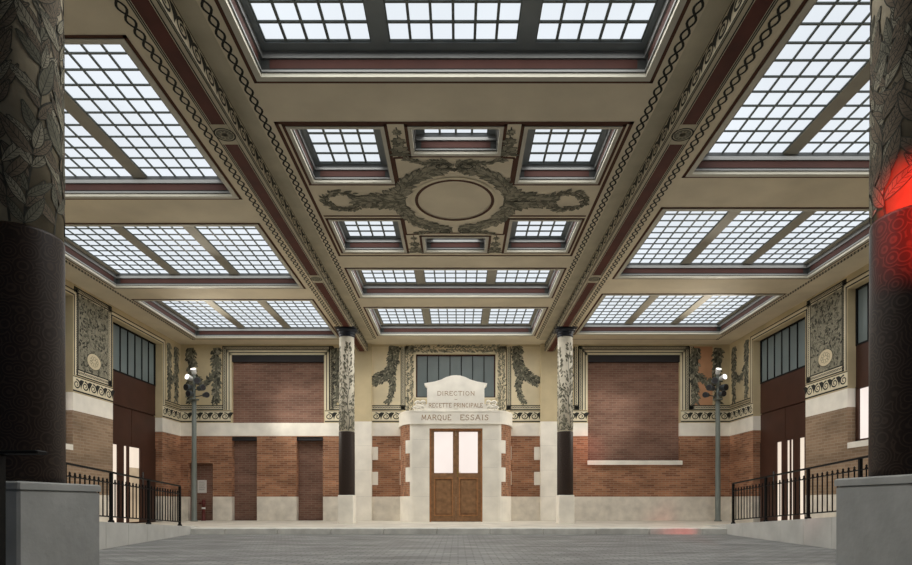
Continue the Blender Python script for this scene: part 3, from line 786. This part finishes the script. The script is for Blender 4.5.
# the oak double door in the portal
dn += 1
door = thing(f'door_{dn}', ((D0+D1)/2, PY+.2, ZP), 'brown wooden double door with bright upper panes inside the stone portal', 'door', kind='structure')
m = MB(); y0 = PY+.06; y1 = PY+.2
m.box(D0, D0+.05, y0, y1, ZP, DZ, 'oak_light'); m.box(D1-.05, D1, y0, y1, ZP, DZ, 'oak_light'); m.box(D0+.05, D1-.05, y0, y1, DZ-.055, DZ, 'oak_light'); m.build('door_frame', door)
mid = (D0+D1)/2
for a, b in ((D0+.05, mid-.004), (mid+.004, D1-.05)):
    lf = MB(); y0 = PY+.10; y1 = PY+.16; st = .085; gz0, gz1 = .86, 2.06
    lf.box(a, a+st, y0, y1, ZP+.01, DZ-.055, 'oak'); lf.box(b-st, b, y0, y1, ZP+.01, DZ-.055, 'oak')
    lf.box(a+st, b-st, y0, y1, gz1, DZ-.055, 'oak'); lf.box(a+st, b-st, y0, y1, .72, gz0, 'oak'); lf.box(a+st, b-st, y0, y1, ZP+.01, ZP+.17, 'oak')
    leaf = lf.build('door_leaf', door)
    g = MB(); g.box(a+st, b-st, y0+.03, y0+.036, gz0, gz1, 'lit_glass_cool'); g.build('glass_pane', leaf)
    g = MB()
    g.box(a+st, b-st, y0+.02, y0+.05, ZP+.17, .72, 'oak'); 
    g.bbox(a+st+.05, b-st-.05, y0+.008, y0+.03, ZP+.24, .66, 'oak', .008); g.build('lower_panel', leaf)
    g = MB()
    for e0, e1 in ((a+st, a+st+.03), (b-st-.03, b-st)): g.box(e0, e1, y0-.012, y0+.03, ZP+.17, .72, 'oak_light')
    for e0, e1 in ((ZP+.17, ZP+.20), (.69, .72)): g.box(a+st+.03, b-st-.03, y0-.012, y0+.03, e0, e1, 'oak_light')
    g.build('panel_moulding', leaf)
    if a > mid:
        g = MB(); g.box(a+.03, a+.055, y0-.006, y0, .74, 1.0, 'brass'); g.tube([(a+.042, y0, .88), (a+.042, y0-.05, .88), (a+.13, y0-.05, .88)], .01, 'brass'); g.build('handle', leaf)

# ------------------------------------------------------------------ columns
def shaft_paint(mb, cx, cy, rfun, z0, z1, big, seed):
    """leafy branches painted round a shaft; u = angle * radius"""
    rnd = random.Random(seed); rr = rfun(z0)
    def fn(u, v, d):
        v = min(max(v, z0+.002), z1-.002)
        r = rfun(v)+d+.002; a = u/rr; return (cx+r*math.cos(a), cy+r*math.sin(a), v)
    P = Paint(mb, fn, .0006); C = 2*PI*rr
    if big:
        k = 1
        stems = 9
        for j in range(stems):
            u0 = C*j/stems; ph = rnd.uniform(0, 6)
            fu = lambda z: u0+.05*math.sin(z*2.6+ph)
            pts = [(fu(z0+(z1-z0)*t/40), z0+(z1-z0)*t/40) for t in range(41)]
            P.stroke(pts, .014, 'leaf_dark', .8)
            z = z0+.01+rnd.uniform(0, .1)
            while z < z1-.12:
                for sg in (-1, 1):
                    if rnd.random() < .12: continue
                    L = min(rnd.uniform(.17, .30), z1-z); zz = z+rnd.uniform(-.02, .03)
                    P.leaf(fu(zz), max(zz, z0+.01), PI/2-sg*rnd.uniform(.25, .95), L, L*rnd.uniform(.22, .31), rnd.choice(('leaf_mid', 'leaf_brown', 'leaf_brown', 'leaf_light')), 1.2+rnd.random()*9, rib=True, seg=8, bend=sg*rnd.uniform(-.1, .3), lat=3)
                z += rnd.uniform(.07, .11)
    else:
        for b in range(4):
            u0 = C*(b+.25)/4; zt = z0+(z1-z0)*(.92 if b % 2 else .86)
            st = [(u0+.03*math.sin(t*.9), z0+.02+(zt-z0)*t/16) for t in range(17)]
            P.stroke(st, .02, 'leaf_dark', 1, .006)
            for i in range(170):
                t = rnd.random()**1.25; sp = .17*(1-t)**.6+.03
                v = z0+.02+(zt-z0)*t; u = u0+rnd.uniform(-sp, sp)
                sg = 1 if u > u0 else -1
                L = rnd.uniform(.06, .11)
                P.leaf(u, min(v, z1-.2), PI/2-sg*rnd.uniform(.2, 1.0), L, L*.36, rnd.choice(('leaf_mid', 'leaf_mid', 'leaf_light', 'leaf_light')), 1.5+i*.03, seg=5)
def column(cx, cy, zb, zcase, r, big, seed, label, group=None):
    t = thing('column', (cx, cy, zb), label, 'column', group)
    r1 = r*.93
    rf = lambda z: r+(r1-r)*(z-zb)/(4.45-zb)
    lo = MB(); lo.lathe(cx, cy, [(r+.004, zb), (r+.004, zb+.05), (r+.004, zb+.06), (rf(zcase-.02)+.006, zcase-.02), (rf(zcase)+.002, zcase)], 'column_casing', 48); lo.build('lower_casing', t)
    up = MB(); up.lathe(cx, cy, [(rf(zcase-.01), zcase-.01), (rf(3), 3), (rf(4.45), 4.45)], 'column_ground' if big else 'colonnette_ground', 48)
    shaft_paint(up, cx, cy, rf, zcase, 4.44, big, seed); up.build('painted_shaft', t)
    cp = MB(); cp.lathe(cx, cy, [(r1+.005, 4.44), (r1+.02, 4.455), (r1+.02, 4.475), (r1+.006, 4.485), (r1+.006, 4.51), (r1+.03, 4.525), (r1+.03, 4.545), (r1+.01, 4.555), (r1+.06, 4.585), (r1+.085, 4.62), (r1+.085, 4.645)], 'capital_dark', 40)
    e = r1+.09; cp.bbox(cx-e, cx+e, cy-e, cy+e, 4.645, 4.665, 'capital_dark', .004); cp.build('capital', t)
def pedestal(x0, x1, y0, y1, z0, z1, m, label, cap=True):
    b = MB(); b.bbox(x0, x1, y0, y1, z0, z1-.05 if cap else z1, m, .015); o = tag(b.build('pedestal', None, ((x0+x1)/2, (y0+y1)/2, z0)), label, 'pedestal', kind='thing')
    if cap: c = MB(); c.bbox(x0-.006, x1+.006, y0-.006, y1+.006, z1-.05, z1, m, .01); c.build('cap_stone', o)
    return o
pedestal(-3.45, -2.65, 3.5, 4.3, ZR, .13, 'grey_stone', 'grey stone pedestal under the dark foreground column, beside the black stand')
pedestal(2.547, 3.3, 3.12, 3.92, ZR, .16, 'grey_stone', 'grey stone pedestal under the foreground column lit red')
column(-2.965, 3.955, .13, 1.81, .238, True, 21, 'thick foreground column painted with big leaves over a dark brown casing')
column(2.885, 3.66, .16, 1.79, .238, True, 22, 'thick foreground column painted with leaves and lit red')
pedestal(-3.20, -2.785, 15.43, 15.87, ZP, .20, 'stone', 'white stone plinth under the slender column left of the portal', False)
pedestal(2.685, 3.10, 15.43, 15.87, ZP, .20, 'stone', 'white stone plinth under the slender column right of the portal', False)
column(-3.0, 15.65, .20, 1.90, .212, False, 23, 'slender cream column with a leafy branch, left of the portal')
column(2.89, 15.65, .20, 1.90, .212, False, 24, 'slender cream column with a leafy branch, right of the portal')

# ------------------------------------------------------------------ railings
def railing(name, xe, ze, posts, y_end, rail, label):
    """posts: y of the uprights; rail(y): height of the hand rail"""
    y0, y1 = min(posts+[y_end]), max(posts+[y_end])
    s = -1 if xe(10) < 0 else 1
    X = lambda y: xe(y)+s*.035
    t = thing(name, (X(y1), y1, ze(y1)), label, 'railing')
    def bar(nm, dz, h, w):
        b = MB(); n = 8; rings = []
        for i in range(n+1):
            y = y0+(y1-y0)*i/n; z = rail(y)+dz; rings.append([(X(y)-w, y, z-h), (X(y)+w, y, z-h), (X(y)+w, y, z+h), (X(y)-w, y, z+h)])
        b.loft(rings, 'black_iron', True, True); b.build(nm, t)
    bar('handrail', 0, .012, .022); bar('middle_rail', -.165, .008, .012)
    b = MB(); n = 8; rings = []
    for i in range(n+1):
        y = y0+(y1-y0)*i/n; z = ze(y)+.09; rings.append([(X(y)-.012, y, z-.01), (X(y)+.012, y, z-.01), (X(y)+.012, y, z+.01), (X(y)-.012, y, z+.01)])
    b.loft(rings, 'black_iron', True, True); b.build('bottom_rail', t)
    for y in posts:
        p = MB(); z = ze(y)+.003; p.bbox(X(y)-.022, X(y)+.022, y-.022, y+.022, z, rail(y)-.012, 'black_iron', .004)
        p.lathe(X(y), y, [(.045, z), (.045, z+.02), (.028, z+.04)], 'black_iron', 12); p.build('post', t)
    ps = sorted(posts+[y_end])
    for a, c in zip(ps, ps[1:]):
        n = max(2, round((c-a)/.135))
        for i in range(1, n):
            y = a+(c-a)*i/n; m = MB(); zt = rail(y)-.10
            m.lathe(X(y), y, [(.010, ze(y)+.08), (.010, zt-.075), (.018, zt-.06), (.018, zt-.045), (.011, zt-.035), (.016, zt-.02), (.004, zt)], 'black_iron', 8); m.build('baluster', t)
railing('railing', xl, zl, [7.575, 8.9, 10.35, 11.97], 7.575, lambda y: .516-.04*(y-7.575), 'black iron railing with knobbed balusters along the ramp by the left wall')
railing('railing', xr, zr, [6.6, 8.04, 9.37, 10.83, 12.3], 6.6, lambda y: .617-.0502*(y-8.04), 'black iron railing with knobbed balusters along the ramp by the right wall')

# ------------------------------------------------------------------ lamp posts with projector heads
def lamp_post(x, y, s, label):
    t = thing('lamp_post', (x, y, ZP), label, 'lamp post')
    p = MB(); p.lathe(x, y, [(.11, ZP), (.11, ZP+.03), (.078, ZP+.05), (.074, 1.3), (.068, 1.35), (.066, 3.06)], 'pole_grey', 20); p.build('pole', t)
    m = MB(); m.lathe(x, y, [(.02, 3.05), (.14, 3.06), (.14, 3.085), (.05, 3.10), (.042, 3.12), (.042, 3.92)], 'pole_grey', 16); m.build('bracket', t)
    spots = [((.00, -.02, 3.90), (0, -.3, .5), .085, 'lamp_white', .17), ((-.10, -.08, 3.70), (-.3, -.8, .15), .085, 'lamp_white', .20), ((.12, -.05, 3.60), (.3, -.9, .1), .095, 'lamp_grey', .22),
             ((-.13, -.05, 3.42), (-.3, -.8, -.1), .10, 'lamp_grey', .24), ((.22, -.06, 3.40), (.8, -.5, .05), .09, 'lamp_grey', .25), ((-.06, -.12, 3.22), (-.2, -.9, -.1), .09, 'lamp_grey', .20), ((.36, -.05, 3.20), (.7, -.7, -.1), .085, 'lamp_grey', .2)]
    for (dx, dy, z), d, r, mm, L in spots:
        d = Vector((d[0]*s, d[1], d[2])).normalized(); q = Vector((x+dx*s, y+dy, z)); b = MB()
        b.cyl(q-d*L*.5, q+d*L*.5, [(0, r*.55), (.12, r*.8), (.5, r*.85), (.8, r), (1, r)], mm, 16)
        b.tube([q-d*L*.1, (x, y, z-.05)], .014, mm, 6)
        h = b.build('projector', t)
        ln = MB(); ln.cyl(q+d*L*.49, q+d*L*.52, [(0, r*.85), (1, r*.85)], 'lens_lit' if mm == 'lamp_white' else 'dark_header', 16); ln.build('lens', h)
        if mm == 'lamp_white': h['label'] = 'white projector head'
    return t
LPL = (-7.87, 17.3); LPR = (7.75, 17.3)
lamp_post(*LPL, 1, 'grey post with a cluster of projectors in the corner by the bricked-up small doorway')
lamp_post(*LPR, -1, 'grey post with a cluster of projectors in the right corner beside the terracotta painted panel')

# ------------------------------------------------------------------ small things
m = MB(); m.box(-8.14, -7.86, YW+.125, YW+.14, .30, .70, 'paper')
for i in range(5): m.box(-8.10, -7.92+.02*(i % 2), YW+.1235, YW+.126, .63-i*.06, .645-i*.06, 'lip_grey')
tag(m.build('notice', None, (-8.0, YW+.13, .30)), 'white paper notice stuck on the small bricked-up doorway', 'notice', kind='thing')
hx, hy = -7.83, 17.85
t = thing('standpipe', (hx, hy, ZP), 'dark red standpipe on the pavement beneath the white notice', 'standpipe')
m = MB(); m.lathe(hx, hy, [(.075, ZP), (.075, ZP+.03), (.05, ZP+.05), (.05, ZP+.5), (.065, ZP+.51), (.065, ZP+.56), (.05, ZP+.57)], 'hydrant_red', 16); m.build('body', t)
m = MB(); m.lathe(hx, hy, [(.052, ZP+.36), (.056, ZP+.37), (.056, ZP+.40), (.052, ZP+.41)], 'lamp_white', 16); m.build('band', t)
m = MB(); m.lathe(hx, hy, [(.06, ZP+.57), (.06, ZP+.60), (.035, ZP+.65), (.01, ZP+.66)], 'hydrant_red', 16); m.tube([(hx, hy, ZP+.53), (hx-.13, hy-.02, ZP+.53)], .035, 'hydrant_red', 12); m.build('cap', t)
sx, sy = -2.02, 2.5
t = thing('stand', (sx, sy, ZR), 'black metal stand with a flat top in front of the left pedestal', 'stand')
m = MB(); m.bbox(sx-.05, -1.968, sy-.03, sy+.03, ZR+.02, .208, 'black_iron', .006); m.build('post', t)
m = MB(); m.bbox(sx-.55, -1.79, sy-.035, sy+.035, .208, .224, 'black_iron', .005); m.build('top_plate', t)
m = MB(); m.bbox(sx-.22, sx+.22, sy-.2, sy+.2, ZR, ZR+.02, 'black_iron', .006); m.build('base_plate', t)

# ------------------------------------------------------------------ light
DAY_L, DAY_C = 1.75, 3.1
def aim(o, target):
    o.rotation_euler = (Vector(target)-o.location).to_track_quat('-Z', 'Y').to_euler()
def spot(name, loc, target, power, col, angle, size=.12, blend=.6):
    l = bpy.data.lights.new(name, 'SPOT'); l.energy = power; l.color = col; l.spot_size = math.radians(angle); l.spot_blend = blend; l.shadow_soft_size = size
    o = bpy.data.objects.new(name, l); COL.objects.link(o); o.location = (loc[0], loc[1], loc[2]+Z0); aim(o, (target[0], target[1], target[2]+Z0)); return o
for (x, y), s in ((LPL, 1), (LPR, -1)):
    spot('projector_light', (x+s*.05, y-.30, 3.95), (x+s*8, y-8, 5.6), 520, (1., .90, .74), 72, .25, 1.)
    spot('projector_light', (x+s*.1, y-.35, 3.72), (0, 17.3, 1.0), 750, (1., .94, .84), 60, .15, .9)
# red signal lamp that tints the right foreground column
lx, ly, lz = 1.75, .45, 2.45
t = thing('signal_lamp', (lx, ly, ZR), 'red signal lamp on a black post facing the right foreground column', 'lamp')
m = MB(); m.lathe(lx, ly, [(.1, ZR), (.1, ZR+.03), (.035, ZR+.05), (.035, lz-.1)], 'black_iron', 14); m.build('post', t)
m = MB(); m.cyl((lx, ly-.1, lz), (lx, ly+.08, lz), [(0, .08), (.6, .1), (1, .12)], 'black_iron', 16); h = m.build('housing', t)
m = MB(); m.cyl((lx, ly+.08, lz), (lx, ly+.085, lz), [(0, .1), (1, .1)], 'lens_red', 16); m.build('lens', h)
spot('signal_light', (lx+.03, ly+.12, lz), (2.76, 3.5, 1.72), 3000, (1., .03, .015), 15, .06, 1.)
spot('signal_light', (lx, ly+.12, lz+.1), (4.0, 18, 1.65), 2600, (1., .05, .03), 5, .06, 1.)

# daylight falling through every skylight
for i, (a, b, c, d, z) in enumerate(sorted(set(DAY))):
    l = bpy.data.lights.new('skylight_daylight', 'AREA'); l.shape = 'RECTANGLE'; l.size = b-a; l.size_y = d-c
    l.color = (1., .975, .93); l.energy = (DAY_C if abs((a+b)/2) < 3 else DAY_L)*PI*(b-a)*(d-c)
    o = bpy.data.objects.new('skylight_daylight', l); COL.objects.link(o); o.location = ((a+b)/2, (c+d)/2, z+Z0)
w = bpy.data.worlds.new('world'); S.world = w; w.use_nodes = True
w.node_tree.nodes['Background'].inputs['Color'].default_value = (.70, .80, 1., 1)
w.node_tree.nodes['Background'].inputs['Strength'].default_value = .12

# ------------------------------------------------------------------ camera
cd = bpy.data.cameras.new('camera'); cam = bpy.data.objects.new('camera', cd); COL.objects.link(cam)
cam.location = (0, 0, Z0); cam.rotation_euler = (PI/2, 0, 0)
cd.sensor_width = 36; cd.lens = 36*580/912; cd.shift_x = -2/912; cd.shift_y = 220/912; cd.clip_end = 200; cd.clip_start = .05
S.camera = cam
S.view_settings.view_transform = 'Standard'; S.view_settings.look = 'None'; S.view_settings.gamma = 1; S.view_settings.use_curve_mapping = False
S.view_settings.exposure = 0.1
S.cycles.max_bounces = 8; S.cycles.diffuse_bounces = 5; S.cycles.use_denoising = True
S.cycles.sample_clamp_indirect = 4
for o in list(S.objects):
    if '_base' in o: del o['_base']
